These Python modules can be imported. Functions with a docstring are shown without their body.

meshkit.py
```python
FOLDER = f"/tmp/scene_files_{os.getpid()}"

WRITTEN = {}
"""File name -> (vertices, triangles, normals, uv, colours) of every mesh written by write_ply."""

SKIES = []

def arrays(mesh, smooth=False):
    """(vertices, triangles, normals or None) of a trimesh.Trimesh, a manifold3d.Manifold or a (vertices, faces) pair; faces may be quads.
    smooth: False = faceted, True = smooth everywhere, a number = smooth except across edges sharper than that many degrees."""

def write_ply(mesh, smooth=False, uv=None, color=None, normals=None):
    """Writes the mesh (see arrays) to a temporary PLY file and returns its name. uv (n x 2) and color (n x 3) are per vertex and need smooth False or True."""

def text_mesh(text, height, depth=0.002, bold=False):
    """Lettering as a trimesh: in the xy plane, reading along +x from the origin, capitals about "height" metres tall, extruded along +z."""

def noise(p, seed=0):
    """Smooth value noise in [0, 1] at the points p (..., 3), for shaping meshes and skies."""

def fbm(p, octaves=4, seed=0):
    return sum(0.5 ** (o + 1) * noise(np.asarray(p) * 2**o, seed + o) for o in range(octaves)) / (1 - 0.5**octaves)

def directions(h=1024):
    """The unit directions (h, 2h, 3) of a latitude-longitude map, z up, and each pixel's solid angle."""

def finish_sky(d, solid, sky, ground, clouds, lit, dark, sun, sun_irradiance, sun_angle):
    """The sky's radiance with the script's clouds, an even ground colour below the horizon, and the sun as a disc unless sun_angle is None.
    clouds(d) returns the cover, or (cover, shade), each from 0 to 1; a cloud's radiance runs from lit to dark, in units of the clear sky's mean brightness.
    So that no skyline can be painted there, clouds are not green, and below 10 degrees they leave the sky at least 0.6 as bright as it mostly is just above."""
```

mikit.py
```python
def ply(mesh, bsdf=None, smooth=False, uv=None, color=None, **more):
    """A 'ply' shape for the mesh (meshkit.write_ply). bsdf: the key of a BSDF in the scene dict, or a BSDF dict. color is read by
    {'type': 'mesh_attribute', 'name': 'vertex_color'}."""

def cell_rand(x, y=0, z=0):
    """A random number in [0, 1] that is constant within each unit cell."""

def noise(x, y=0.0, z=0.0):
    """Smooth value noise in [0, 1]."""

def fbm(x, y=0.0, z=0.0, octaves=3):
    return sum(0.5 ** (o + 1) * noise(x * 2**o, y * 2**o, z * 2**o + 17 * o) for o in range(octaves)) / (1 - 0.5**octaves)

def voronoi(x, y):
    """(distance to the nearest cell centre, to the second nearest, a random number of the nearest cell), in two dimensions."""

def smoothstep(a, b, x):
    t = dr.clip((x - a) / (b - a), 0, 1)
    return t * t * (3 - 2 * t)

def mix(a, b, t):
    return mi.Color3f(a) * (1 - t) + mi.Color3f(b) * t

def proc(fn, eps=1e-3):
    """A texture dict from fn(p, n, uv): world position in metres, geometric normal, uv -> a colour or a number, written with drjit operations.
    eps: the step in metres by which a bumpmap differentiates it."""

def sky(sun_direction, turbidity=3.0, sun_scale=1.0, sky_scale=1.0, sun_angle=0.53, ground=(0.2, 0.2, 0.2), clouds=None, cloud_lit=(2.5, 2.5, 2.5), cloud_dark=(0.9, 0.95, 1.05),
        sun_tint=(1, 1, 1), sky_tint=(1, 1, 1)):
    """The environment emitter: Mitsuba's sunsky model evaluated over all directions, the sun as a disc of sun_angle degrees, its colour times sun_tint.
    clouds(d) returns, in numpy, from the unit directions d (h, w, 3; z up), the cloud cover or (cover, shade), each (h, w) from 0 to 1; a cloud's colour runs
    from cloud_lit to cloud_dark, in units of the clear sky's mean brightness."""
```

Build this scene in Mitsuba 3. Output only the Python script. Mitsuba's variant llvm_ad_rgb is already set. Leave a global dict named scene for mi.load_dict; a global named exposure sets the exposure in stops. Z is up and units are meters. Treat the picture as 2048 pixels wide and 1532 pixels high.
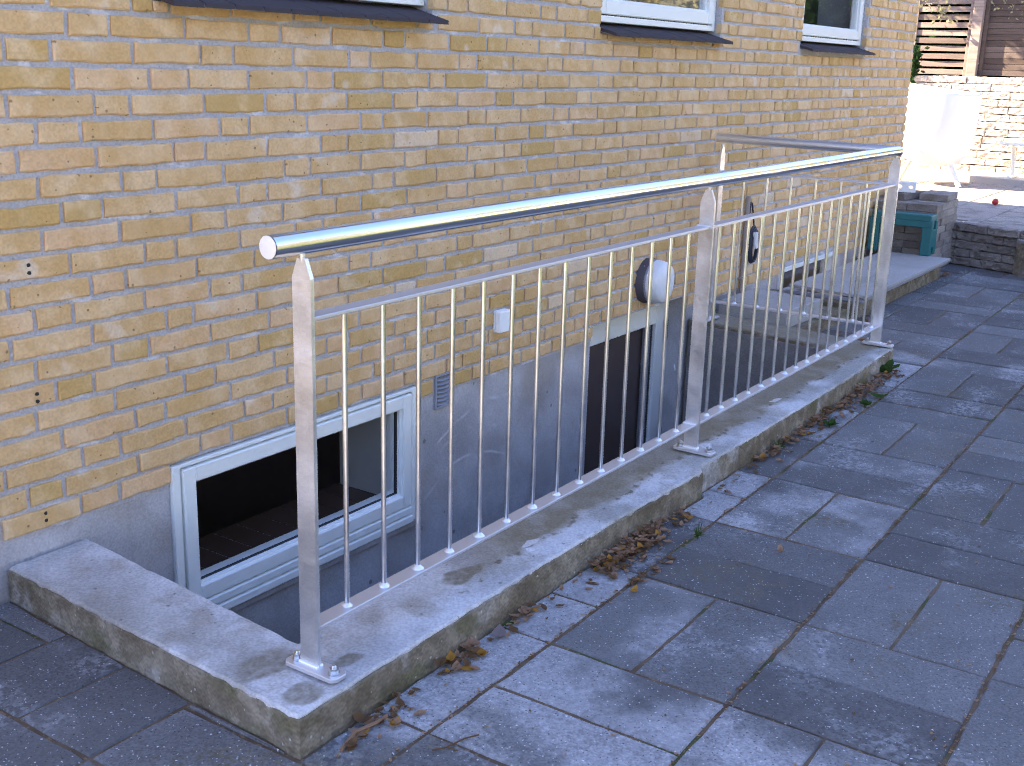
import math, random
import numpy as np, trimesh, mitsuba as mi, drjit as dr, mikit, meshkit
import mapbox_earcut  # noqa: F401  (triangulation engine used by trimesh)
from shapely.geometry import Polygon, box as sbox
from shapely.affinity import rotate as srotate
from mikit import proc, noise, fbm, voronoi, cell_rand, smoothstep, mix

T = mi.ScalarTransform4f
scene, labels, used = {'type': 'scene'}, {}, {}
rng = np.random.default_rng(7)

# ------------------------------------------------------------------ camera, sky, exposure
CAM = np.array([-1.6409, -2.6209, 1.3942])
RX, RY, RZ, FPX = -0.2700, 0.9800, 0.0283, 2314.5


def cam_axes():
    cy, sy = math.cos(RY), math.sin(RY)
    f = np.array([sy * math.cos(RX), cy * math.cos(RX), math.sin(RX)])
    r = np.array([cy, -sy, 0.0])
    u = np.cross(r, f)
    c, s = math.cos(RZ), math.sin(RZ)
    return c * r + s * u, -s * r + c * u, f


_r, _u, _f = cam_axes()
scene['camera'] = {'type': 'perspective', 'fov': 2 * math.degrees(math.atan(1024 / FPX)), 'fov_axis': 'x', 'near_clip': 0.05, 'far_clip': 500.0,
                   'to_world': T().look_at(origin=CAM.tolist(), target=(CAM + _f).tolist(), up=_u.tolist())}
exposure = 4.35
SUN_EL = math.radians(36)
SUN = (-0.42 * math.cos(SUN_EL), 0.907 * math.cos(SUN_EL), math.sin(SUN_EL))
scene['sky'] = mikit.sky(SUN, turbidity=3.0, sky_tint=(1.15, .97, 1.08))


# ------------------------------------------------------------------ helpers
def numbered(name):
    k = used.get(name, -1) + 1
    used[name] = k
    return name if k == 0 else f'{name}_{k:03d}'


def obj(name, mesh, bsdf, parent=None, smooth=False, uv=None, **more):
    key = numbered(name if parent is None else parent + '__' + name)
    scene[key] = mikit.ply(mesh, bsdf, smooth=smooth, uv=uv, **more)
    return key


def seeded(name, mesh, bsdf, parent=None, seed=None, smooth=False):
    """A piece whose tone is set by a pair of numbers kept in its uv."""
    r = rng.random(2) if seed is None else seed
    v = mesh.vertices if hasattr(mesh, 'vertices') else mesh[0]
    return obj(name, mesh, bsdf, parent, smooth, np.tile(np.asarray(r, float), (len(v), 1)))


def tag(key, label, cat=None, group=None, kind=None):
    d = {'label': label}
    if cat: d['category'] = cat
    if group: d['group'] = group
    if kind: d['kind'] = kind
    labels[key] = d
    return key


def struct(key, label=None):
    labels[key] = {'kind': 'structure'}
    if label: labels[key]['label'] = label
    return key


def thing(name, label, cat, group=None):
    return tag(numbered(name), label, cat, group)


def cat(*ms):
    ms = [m for g in ms for m in (g if isinstance(g, (list, tuple)) else [g])]
    return trimesh.util.concatenate(ms)


def bx(x0, x1, y0, y1, z0, z1, b=0.0):
    x0, x1 = min(x0, x1), max(x0, x1); y0, y1 = min(y0, y1), max(y0, y1); z0, z1 = min(z0, z1), max(z0, z1)
    if b <= 0:
        m = trimesh.creation.box((x1 - x0, y1 - y0, z1 - z0))
        m.apply_translation(((x0 + x1) / 2, (y0 + y1) / 2, (z0 + z1) / 2))
        return m
    pts = []
    for sx in (0, 1):
        for sy in (0, 1):
            for sz in (0, 1):
                c = np.array([x1 if sx else x0, y1 if sy else y0, z1 if sz else z0])
                d = np.array([-1 if sx else 1, -1 if sy else 1, -1 if sz else 1]) * b
                for k in range(3):
                    q = c.copy()
                    for j in range(3):
                        if j != k: q[j] += d[j]
                    pts.append(q)
    return trimesh.convex.convex_hull(np.array(pts))


def tube(path, r, n=16, cap=True):
    """Mitred tube along a polyline."""
    P = [np.asarray(p, float) for p in path]
    rings = []
    up = None
    for i, p in enumerate(P):
        a = P[i] - P[i - 1] if i > 0 else P[1] - P[0]
        b = P[i + 1] - P[i] if i < len(P) - 1 else P[-1] - P[-2]
        a /= np.linalg.norm(a); b /= np.linalg.norm(b)
        t = a + b; t /= np.linalg.norm(t)
        if up is None:
            up = np.array([0, 0, 1.0]) if abs(a[2]) < .9 else np.array([1.0, 0, 0])
        s = np.cross(a, up); s /= np.linalg.norm(s)
        w = np.cross(s, a)
        ring = []
        for k in range(n):
            an = 2 * math.pi * k / n
            o = r * (math.cos(an) * s + math.sin(an) * w)
            o = o - a * (o @ t) / (a @ t)      # slide along the incoming direction on to the mitre plane
            ring.append(p + o)
        rings.append(ring)
        up = np.cross(np.cross(b, up), b) if np.linalg.norm(np.cross(b, up)) > .05 else w
        up /= np.linalg.norm(up)
    v = np.array(rings).reshape(-1, 3)
    f = []
    for i in range(len(P) - 1):
        for k in range(n):
            a, b = i * n + k, i * n + (k + 1) % n
            f += [[a, b, b + n], [a, b + n, a + n]]
    if cap:
        c0, c1 = len(v), len(v) + 1
        v = np.vstack([v, P[0], P[-1]])
        m = (len(P) - 1) * n
        for k in range(n):
            f += [[c0, (k + 1) % n, k], [c1, m + k, m + (k + 1) % n]]
    m = trimesh.Trimesh(v, np.array(f), process=False)
    if m.volume < 0: m.invert()
    return m


def lathe(profile, n=24, centre=(0, 0, 0), axis='z'):
    """profile: (radius, height) pairs; axis '-y' turns the height towards the camera side."""
    m = trimesh.creation.revolve(np.array(profile, float), sections=n)
    if axis == '-y':
        m.apply_transform(np.array([[1, 0, 0, 0], [0, 0, -1, 0], [0, 1, 0, 0], [0, 0, 0, 1.0]]))
    m.apply_translation(centre)
    return m


def tri2d(poly):
    v, f = trimesh.creation.triangulate_polygon(poly, engine='earcut')
    return np.asarray(v), np.asarray(f)


def prism(poly, z0, z1):
    m = trimesh.creation.extrude_polygon(poly, z1 - z0, engine='earcut')
    m.apply_translation((0, 0, z0))
    return m


def slab_mesh(poly, z0, z1, ch=0.004, wob=0.0008, step=0.06, seed=0, tilt=(0, 0)):
    """A thin block with a slightly uneven outline and a chamfered upper edge."""
    r = np.random.default_rng(seed)
    p = np.array(Polygon(poly).exterior.coords if not hasattr(poly, 'exterior') else poly.exterior.coords)[:-1]
    if Polygon(p).exterior.is_ccw is False: p = p[::-1]
    q = []
    for i in range(len(p)):
        a, b = p[i], p[(i + 1) % len(p)]
        k = max(1, int(round(np.linalg.norm(b - a) / step)))
        for j in range(k): q.append(a + (b - a) * j / k)
    q = np.array(q)
    q = q + r.normal(0, wob, q.shape)
    inner = np.array(q)
    d1 = np.roll(q, -1, 0) - q; d0 = q - np.roll(q, 1, 0)
    d1 /= np.linalg.norm(d1, axis=1, keepdims=True) + 1e-9; d0 /= np.linalg.norm(d0, axis=1, keepdims=True) + 1e-9
    n1 = np.c_[-d1[:, 1], d1[:, 0]]; n0 = np.c_[-d0[:, 1], d0[:, 0]]
    nn = n0 + n1
    nn = nn / np.maximum((nn * n1).sum(1, keepdims=True), .35)
    inner = q + nn * ch
    n = len(q)
    levels = [(q, z0), (q, z1 - ch), (inner, z1)]
    v = np.vstack([np.c_[l, np.full(n, z)] for l, z in levels])
    f = []
    for l in range(2):
        for k in range(n):
            a, b = l * n + k, l * n + (k + 1) % n
            f += [[a, b, b + n], [a, b + n, a + n]]
    _, tf = tri2d(Polygon(inner))
    tv, _ = tri2d(Polygon(inner))
    # earcut keeps the vertex order of the ring
    idx = np.array([np.argmin(((inner - t) ** 2).sum(1)) for t in tv])
    tf = idx[tf]
    tf = [t if np.cross(inner[t[1]] - inner[t[0]], inner[t[2]] - inner[t[0]]) > 0 else t[::-1] for t in tf]
    f = np.vstack([np.array(f), np.array(tf) + 2 * n])
    c = q.mean(0)
    v[:, 2] += (v[:, 0] - c[0]) * tilt[0] + (v[:, 1] - c[1]) * tilt[1]
    return trimesh.Trimesh(v, f, process=False)


def relief(w, h, d, nx, nz, bevel, amp, seed, sag=0.0, face=0.0):
    """A brick or stone seen from -y: front at y=0, back at y=d, with an irregular outline; local x 0..w, z 0..h."""
    r = np.random.default_rng(seed)
    outline = [(w * i / nx, 0) for i in range(nx)] + [(w, h * j / nz) for j in range(nz)] + [(w * (nx - i) / nx, h) for i in range(nx)] + [(0, h * (nz - j) / nz) for j in range(nz)]
    o = np.array(outline, float)
    o += r.normal(0, amp, o.shape)
    low = np.array([z < .01 for _, z in outline])
    ph, bow = r.random() * 6.28, sag * (r.random() - .25)
    t = o[:, 0] / w
    o[low, 1] += -bow * np.sin(np.pi * np.clip(t[low], 0, 1)) + sag * .35 * np.sin(ph + 5 * t[low])
    hi = np.array([z > h - .01 for _, z in outline])
    o[hi, 1] += -.6 * bow * np.sin(np.pi * np.clip(t[hi], 0, 1)) + sag * .2 * np.sin(ph + 2 + 4 * t[hi])
    c = np.array([w / 2, h / 2])
    def inset(k):
        s = np.array([(w - 2 * k) / w, (h - 2 * k) / h])
        return c + (o - c) * s
    n = len(o)
    i1 = inset(bevel)
    yf = r.normal(0, face, n)
    v = np.vstack([np.c_[o[:, 0], np.full(n, d), o[:, 1]], np.c_[o[:, 0], np.full(n, bevel * .8), o[:, 1]], np.c_[i1[:, 0], yf, i1[:, 1]]])
    f = []
    for l in range(2):
        for k in range(n):
            a, b = l * n + k, l * n + (k + 1) % n
            f += [[a, b, b + n], [a, b + n, a + n]]
    # inner grid row(s) along the middle for the face
    m0 = len(v)
    mids = []
    for i in range(1, nx):
        mids.append([w * i / nx, r.normal(0, face), h / 2])
    v = np.vstack([v, np.array(mids).reshape(-1, 3)])
    B = 2 * n
    bot = [B + i for i in range(nx + 1)]
    top = [B + 2 * nx + nz - i for i in range(nx + 1)]
    left = [B + n - j for j in range(1, nz)]
    right = [B + nx + j for j in range(1, nz)]
    mid = [None] + [m0 + i for i in range(nx - 1)] + [None]
    for i in range(1, nx - 1):
        f += [[bot[i], bot[i + 1], mid[i + 1]], [bot[i], mid[i + 1], mid[i]], [mid[i], mid[i + 1], top[i + 1]], [mid[i], top[i + 1], top[i]]]
    ringL = [top[1], top[0]] + left[::-1] + [bot[0], bot[1]]
    for a, b in zip(ringL[:-1], ringL[1:]): f.append([mid[1], a, b])
    ringR = [bot[nx - 1], bot[nx]] + right + [top[nx], top[nx - 1]]
    for a, b in zip(ringR[:-1], ringR[1:]): f.append([mid[nx - 1], a, b])
    return trimesh.Trimesh(v, np.array(f), process=False)


def leaf_quads(pts, size, r, flat=0.0, jit=.5):
    """Small pointed leaves (two triangles, folded along the middle) at the points."""
    n = len(pts)
    d = r.normal(size=(n, 3)); d[:, 2] *= (1 - flat); d /= np.linalg.norm(d, axis=1, keepdims=True)
    e = r.normal(size=(n, 3)); e[:, 2] *= (1 - flat)
    e -= d * (e * d).sum(1, keepdims=True); e /= np.linalg.norm(e, axis=1, keepdims=True)
    s = size * (1 + jit * (r.random(n) - .5) * 2)[:, None]
    nrm = np.cross(d, e)
    v = np.stack([pts - d * s, pts + e * s * .5 + nrm * s * .15, pts + d * s, pts - e * s * .5 + nrm * s * .15], 1).reshape(-1, 3)
    k = np.arange(n)[:, None] * 4
    f = np.vstack([k + [0, 1, 2], k + [0, 2, 3]])
    return trimesh.Trimesh(v, f, process=False)


def crown(centre, radii, n, size, seed, clumps=14, spread=.45):
    r = np.random.default_rng(seed)
    c = r.normal(size=(clumps, 3)); c /= np.linalg.norm(c, axis=1, keepdims=True)
    c *= (r.random((clumps, 1)) ** .4) * .8
    k = r.integers(0, clumps, n)
    p = c[k] + r.normal(size=(n, 3)) * spread * .5
    return leaf_quads(np.asarray(centre) + p * np.asarray(radii), size, r)


# ------------------------------------------------------------------ materials
def C(*a): return mi.Color3f(*a)


def soft(x, y, z, f, o=3):
    """Cloudy noise without a visible lattice: two turned and bent layers averaged."""
    u, v = x * .83 + y * .41 + z * .37, z * .87 - x * .36 + y * .33
    w = y * .85 - z * .35 - x * .39
    b = noise(u * f * .7 + 3, v * f * .7, w * f * .7)
    return .5 * fbm(u * f + b, v * f - b, w * f, o) + .5 * fbm(v * f * 1.13 + 7, w * f * 1.13 + b, u * f * 1.13, o)


def dots(x, y, f, share, rmax):
    """Round specks of many sizes, softly edged."""
    d, _, w = voronoi((x * .8 + y * .6) * f, (y * .8 - x * .6) * f)
    r = rmax * dr.maximum(w - (1 - share), 0) / share
    return smoothstep(r, r * .55 - .001, d) * dr.select(w > 1 - share, 1.0, 0.0)


def brick_fn(p, n, uv):
    r, s = uv.x, uv.y
    col = mix((.565, .365, .165), (.645, .435, .225), r)
    col = mix(col, (.50, .325, .115), smoothstep(.88, .95, s) * .8)
    col = mix(col, (.65, .42, .24), smoothstep(.22, .12, s) * .6)
    col = mix(col, (.67, .56, .42), smoothstep(.05, .03, s) * .7)
    b = soft(p.x + r * 3, p.y, p.z + s * 5, 15)
    col = mix(col, (.70, .51, .30), smoothstep(.48, .68, b) * .6)
    col = mix(col, (.53, .325, .115), smoothstep(.50, .34, b) * .5)
    pale = soft(p.x + s * 7, p.y, p.z + r * 3, 9)
    col = mix(col, (.72, .61, .48), smoothstep(.64, .76, pale) * .6)
    col = col * (.90 + .2 * noise(p.x * 190, p.z * 190, p.y * 190))
    return mix(col, (.20, .115, .05), dots(p.x + p.y, p.z, 42, .10, .22) * .75)


def mortar_fn(p, n, uv):
    g = noise(p.x * 230, p.z * 230, p.y * 230)
    b = soft(p.x, p.y, p.z, 12)
    col = mix((.37, .352, .352), (.475, .458, .463), b)
    col = mix(col, (.60, .585, .60), smoothstep(.57, .68, soft(p.x * .5, p.y, p.z * 1.6, 26)) * .8)
    return mix(col, (.22, .20, .19), dots(p.x + p.y, p.z, 60, .05, .3) * .6) * (.80 + .36 * g)


def render_fn(p, n, uv):
    b = soft(p.x, p.y, p.z, 5, 4)
    g = noise(p.x * 220, p.z * 220, p.y * 220)
    col = mix((.33, .315, .315), (.45, .435, .44), smoothstep(.34, .64, b))
    col = mix(col, (.33, .29, .25), smoothstep(.50, .64, soft(p.x + 5, p.y, p.z, 3.3, 4)) * .6)
    # pale trowel arcs left in the skim between window and door
    wob = .05 * (soft(p.x, 1.0, p.z, 7, 2) - .5)
    dx, dz = p.x - 2.0, p.z + .62
    rad = dr.sqrt(dx * dx + dz * dz) + wob
    on = smoothstep(.42, .58, soft(p.x, 3.0, p.z, 9, 2)) * smoothstep(.42, .2, dr.abs(dx)) * smoothstep(-.2, .1, dz)
    arc = smoothstep(.012, .0, dr.abs(rad - .58)) + smoothstep(.010, .0, dr.abs(rad - .47)) + smoothstep(.011, .0, dr.abs(rad - .66 - .2 * dx))
    col = mix(col, (.60, .59, .60), dr.minimum(arc, 1) * on * .8)
    return mix(col, (.10, .09, .085), dots(p.x + p.y, p.z, 17, .05, .2) * .7) * (.84 + .3 * g)


def kerb_side_fn(p, n, uv):
    b = soft(p.x, p.y, p.z * 1.6, 6, 4)
    g = noise(p.x * 170, p.y * 170, p.z * 170)
    h = soft(p.x + 4, p.y, p.z, 34, 3)
    col = mix((.155, .125, .085), (.27, .235, .18), smoothstep(.36, .62, b))
    col = mix(col, (.38, .355, .33), smoothstep(.54, .66, soft(p.x + 9, p.y, p.z, 9, 4)) * (.35 + .5 * h))
    col = mix(col, (.105, .10, .045), smoothstep(.52, .66, soft(p.x + 2, p.y + 5, p.z * 2.2, 7, 4)) * .7)
    rp = smoothstep(.10, .05, dr.abs(p.x - 1.86 + .12 * (h - .5))) * smoothstep(-1.0, -1.05, p.y)
    col = mix(col, (.36, .35, .34), rp * (.5 + .7 * (h - .2)))
    col = mix(col, (.08, .065, .045), smoothstep(.58, .44, h) * .35)
    return mix(col, (.50, .48, .46), dots(p.x + p.y * 1.3, p.z, 55, .05, .3) * .6) * (.72 + .5 * g)


def well_fn(p, n, uv):
    b = fbm(p.x * 4, p.y * 4, p.z * 6, 4)
    g = noise(p.x * 150, p.y * 150, p.z * 150)
    col = mix((.15, .14, .13), (.26, .25, .25), b)
    return mix(col, (.10, .09, .06), smoothstep(.56, .66, fbm(p.x * 2.5 + 3, p.y * 2.5, p.z * 3, 3)) * .7) * (.75 + .45 * g)


STAINS = [(-.03, -.90, .10, .055), (-.075, -1.045, .05, .03), (.10, -1.03, .055, .035), (.62, -.965, .10, .03), (1.68, -.965, .07, .03), (1.95, -.955, .1, .03)]


def kerb_top_fn(p, n, uv):
    b = soft(p.x, p.y * 1.3, 0.3, 6, 4)
    g = noise(p.x * 210, p.y * 210, p.z * 210)
    col = mix((.39, .38, .375), (.55, .545, .55), smoothstep(.36, .62, b))
    col = mix(col, (.30, .265, .215), smoothstep(.50, .64, soft(p.x + 3, p.y, 5.0, 11, 4)) * .5)
    wx, wy = p.x + .05 * (fbm(p.x * 11, p.y * 11, 3.0) - .5), p.y + .06 * (fbm(p.x * 11 + 5, p.y * 11, 7.0) - .5)
    st = mi.Float(0)
    for cx, cy, rx, ry in STAINS:
        d = dr.square((wx - cx) / rx) + dr.square((wy - cy) / ry)
        st = dr.maximum(st, smoothstep(1.1, .45, d))
    col = mix(col, (.19, .165, .12), st * (.55 + .4 * noise(p.x * 70, p.y * 70)))
    # olive algae on the strip behind the railing, an irregular crumbly dirt line where it ends
    wav = .05 * (soft(p.x, 0.0, 4.0, 5, 3) - .5) * 2
    inner = smoothstep(-1.035, -.985, wy + wav) * smoothstep(.45, .95, wx)
    patch = smoothstep(.34, .54, soft(p.x + 1, p.y, 5.0, 8, 4))
    col = mix(col, (.20, .175, .115), inner * (.55 + .35 * patch))
    grey = smoothstep(1.0, 1.35, wx) * smoothstep(.42, .58, soft(p.x + 7, p.y, 2.0, 4, 4))
    col = mix(col, (.255, .245, .215), grey * .65)
    line = smoothstep(.016, .004, dr.abs(wy + wav + 1.01)) * smoothstep(.50, .62, soft(p.x, p.y, 2.0, 30, 2)) * smoothstep(.3, .5, p.x)
    col = mix(col, (.11, .085, .055), line * .7)
    arm = smoothstep(.1, -.1, p.x) * smoothstep(.40, .56, soft(p.x + 9, p.y, 1.0, 5, 4)) * smoothstep(-.98, -.80, p.y)
    col = mix(col, (.27, .25, .21), arm * .7)
    for cx, cy, rx, ry in ((.90, -1.0, .045, .014), (1.99, -1.02, .05, .03), (.86, -1.02, .02, .012), (2.75, -.985, .045, .012)):
        col = mix(col, (.68, .68, .70), smoothstep(1.1, .5, dr.square((wx - cx) / rx) + dr.square((wy - cy) / ry)) * .75)
    pits = dots(p.x, p.y, 34, .07, .22)
    return mix(col, (.14, .12, .10), pits * .6) * (.8 + .36 * g)


def slab_fn(p, n, uv):
    r, dust = uv.x, uv.y
    col = mix((.088, .086, .086), (.148, .146, .148), r)
    b = soft(p.x + r * 3, p.y, r * 5, 7, 4)
    col = col * (.70 + .62 * b)
    fine = soft(p.x, p.y, 2.0, 70, 2)
    lime = smoothstep(.50, .66, soft(p.x + 5, p.y * 1.2, 9.0, 3.6, 4)) * smoothstep(.40, .62, fine)
    col = mix(col, (.31, .31, .325), lime * .6)
    moss = smoothstep(.55, .66, soft(p.x + 8, p.y, 4.0, 2.6, 4)) * smoothstep(.42, .60, fine)
    col = mix(col, (.115, .100, .066), moss * .75)
    dusty = smoothstep(.62, .34, soft(p.x, p.y, 2.0, 4.5, 4) + .30 - .62 * dust) * smoothstep(.02, .12, dust)
    col = mix(col, (.45, .45, .47), dusty * (.34 + .75 * (fine - .2)))
    col = mix(col, (.66, .66, .68), dots(p.x, p.y, 60, .14, .19) * .7)
    col = mix(col, (.55, .55, .57), dots(p.x + 3, p.y, 120, .14, .30) * .7)
    col = mix(col, (.045, .043, .042), dots(p.x + 1, p.y + 3, 120, .25, .34) * .7)
    return col * (.75 + .5 * noise(p.x * 230, p.y * 230, p.z * 230))


def soil_fn(p, n, uv):
    b = fbm(p.x * 18, p.y * 18, 0.0, 3)
    col = mix((.085, .060, .040), (.17, .125, .085), b)
    col = mix(col, (.05, .07, .02), smoothstep(.60, .72, fbm(p.x * 5, p.y * 5, 3.0, 3)) * .7)
    return mix(col, (.26, .19, .11), smoothstep(.75, .85, noise(p.x * 130, p.y * 130)) * .6)


def stone_fn(p, n, uv):
    r, s = uv.x, uv.y
    col = mix((.50, .43, .36), (.60, .53, .46), r)
    b = fbm(p.x * 12 + s * 9, p.y * 12, p.z * 20, 3)
    return mix(col, (.42, .34, .27), smoothstep(.55, .75, b) * .5) * (.8 + .4 * noise(p.x * 90, p.y * 90, p.z * 90))


def block_fn(p, n, uv):
    r, s = uv.x, uv.y
    col = mix((.18, .155, .14), (.30, .265, .235), r)
    b = fbm(p.x * 9 + s * 9, p.y * 9, p.z * 12, 3)
    col = mix(col, (.12, .11, .09), smoothstep(.5, .7, b) * .5)
    return col * (.75 + .5 * noise(p.x * 140, p.y * 140, p.z * 140))


def lid_fn(p, n, uv):
    b = fbm(p.x * 4, p.y * 6, 1.0, 4)
    col = mix((.29, .29, .285), (.38, .38, .38), b)
    return mix(col, (.22, .23, .20), smoothstep(.55, .7, fbm(p.x * 2, p.y * 9, 6.0, 3)) * .6) * (.86 + .26 * noise(p.x * 160, p.y * 160, p.z * 160))


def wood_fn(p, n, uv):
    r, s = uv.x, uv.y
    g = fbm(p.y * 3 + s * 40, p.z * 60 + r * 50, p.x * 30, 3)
    col = mix((.085, .062, .052), (.42, .34, .30), r)  # dark end carries the shade painted on the right fence panel
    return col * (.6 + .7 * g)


def steel_rough(p, n, uv):
    return .22 + .26 * fbm(p.x * 22, p.y * 22, p.z * 22, 3)


def steel_col(p, n, uv):
    d = cell_rand(p.x * 120 + 5 * noise(p.x * 60, p.y * 60, p.z * 60), p.y * 120 + 5 * noise(p.x * 60 + 4, p.z * 60, p.y * 60), p.z * 120)
    b = fbm(p.x * 9, p.y * 9, p.z * 9, 3)
    col = mix((.70, .70, .70), (.92, .92, .93), smoothstep(.3, .7, b))
    return mix(col, (.86, .87, .88), smoothstep(.70, .85, fbm(p.x * 40, p.y * 40, p.z * 26, 2))) * (.92 + .1 * d)


def bar_rough(p, n, uv):
    return .14 + .22 * fbm(p.x * 30, p.y * 30, p.z * 24, 3)


def tube_rough(p, n, uv):
    b = fbm(p.x * 7, p.y * 30, p.z * 40, 3)
    return .17 + .16 * smoothstep(.5, .75, b)


def mat(name, **d):
    scene[name] = {'type': 'twosided', 'b': d} if d.get('type') not in ('thindielectric', 'dielectric', 'principledthin') else d
    return name


def rgb(*c): return {'type': 'rgb', 'value': list(c)}


def bumped(name, inner, fn, scale, eps=1e-3):
    scene[name] = {'type': 'twosided', 'b': {'type': 'bumpmap', 'arbitrary': proc(fn, eps), 'scale': scale, 'b': inner}}
    return name


def princ(col, rough, **k):
    return {'type': 'principled', 'base_color': proc(col) if callable(col) else rgb(*col), 'roughness': proc(rough) if callable(rough) else rough, **k}


def grit(p, n, uv): return fbm(p.x * 130, p.y * 130, p.z * 130, 2)
def zinc(p, n, uv): return soft(p.x, p.y, p.z, 60, 2)
def grit_fine(p, n, uv): return noise(p.x * 240, p.y * 240, p.z * 240)


bumped('m_brick', princ(brick_fn, .9, specular=.25), grit, .0022)
bumped('m_mortar', princ(mortar_fn, .95, specular=.2), grit, .0035)
bumped('m_render', princ(render_fn, .92, specular=.25), grit, .0018)
bumped('m_kerb_side', princ(kerb_side_fn, .95, specular=.2), grit, .004)
bumped('m_well', princ(well_fn, .92, specular=.25), grit, .002)
bumped('m_kerb_top', princ(kerb_top_fn, .85, specular=.3), grit, .0016)
bumped('m_slab', princ(slab_fn, .8, specular=.35), grit, .0022)
bumped('m_soil', princ(soil_fn, .95, specular=.2), grit, .006)
bumped('m_stone', princ(stone_fn, .95, specular=.2), grit, .004)
bumped('m_block', princ(block_fn, .93, specular=.25), grit, .003)
mat('m_lid', **princ(lid_fn, .6, specular=.4))
mat('m_wood', **princ(wood_fn, .8, specular=.3))
bumped('m_steel', princ(steel_col, steel_rough, metallic=.9), zinc, .0009)
mat('m_flat', **princ((.70, .70, .73), .42, metallic=.75))
mat('m_bar', **princ(steel_col, bar_rough, metallic=1.0))
mat('m_tube_dull', **princ((.78, .79, .80), .36, metallic=.9))
mat('m_tube', **princ((.78, .79, .80), tube_rough, metallic=1.0))
mat('m_weld', **princ((.86, .87, .88), .42, metallic=.6))
mat('m_bolt', **princ((.70, .70, .69), .16, metallic=1.0))
mat('m_white', **princ((.74, .76, .73), .35, specular=.5))
mat('m_white_matt', **princ((.86, .87, .86), .55, specular=.4))
mat('m_gasket_shade', **princ((.03, .03, .03), .6))  # gasket black, also painted shade in sash gaps and dark glass reflections
mat('m_slate', **princ((.052, .044, .050), .75, specular=.2))
mat('m_joint', **princ((.38, .36, .35), .9))
mat('m_room', **princ((.20, .16, .14), .9))
mat('m_door_brown', **princ((.085, .055, .048), .5))
mat('m_plaster', **princ((.52, .52, .48), .9))
mat('m_tile', **princ((.075, .045, .032), .3, specular=.5))
mat('m_grout', **princ((.62, .60, .57), .9))
mat('m_lamp_base', **princ((.075, .07, .09), .5))
mat('m_opal', **princ((.74, .75, .76), .28, specular=.5))
mat('m_vent', **princ((.26, .27, .31), .4, specular=.5))
mat('m_teal', **princ((.018, .135, .140), .38, specular=.5))
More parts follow.
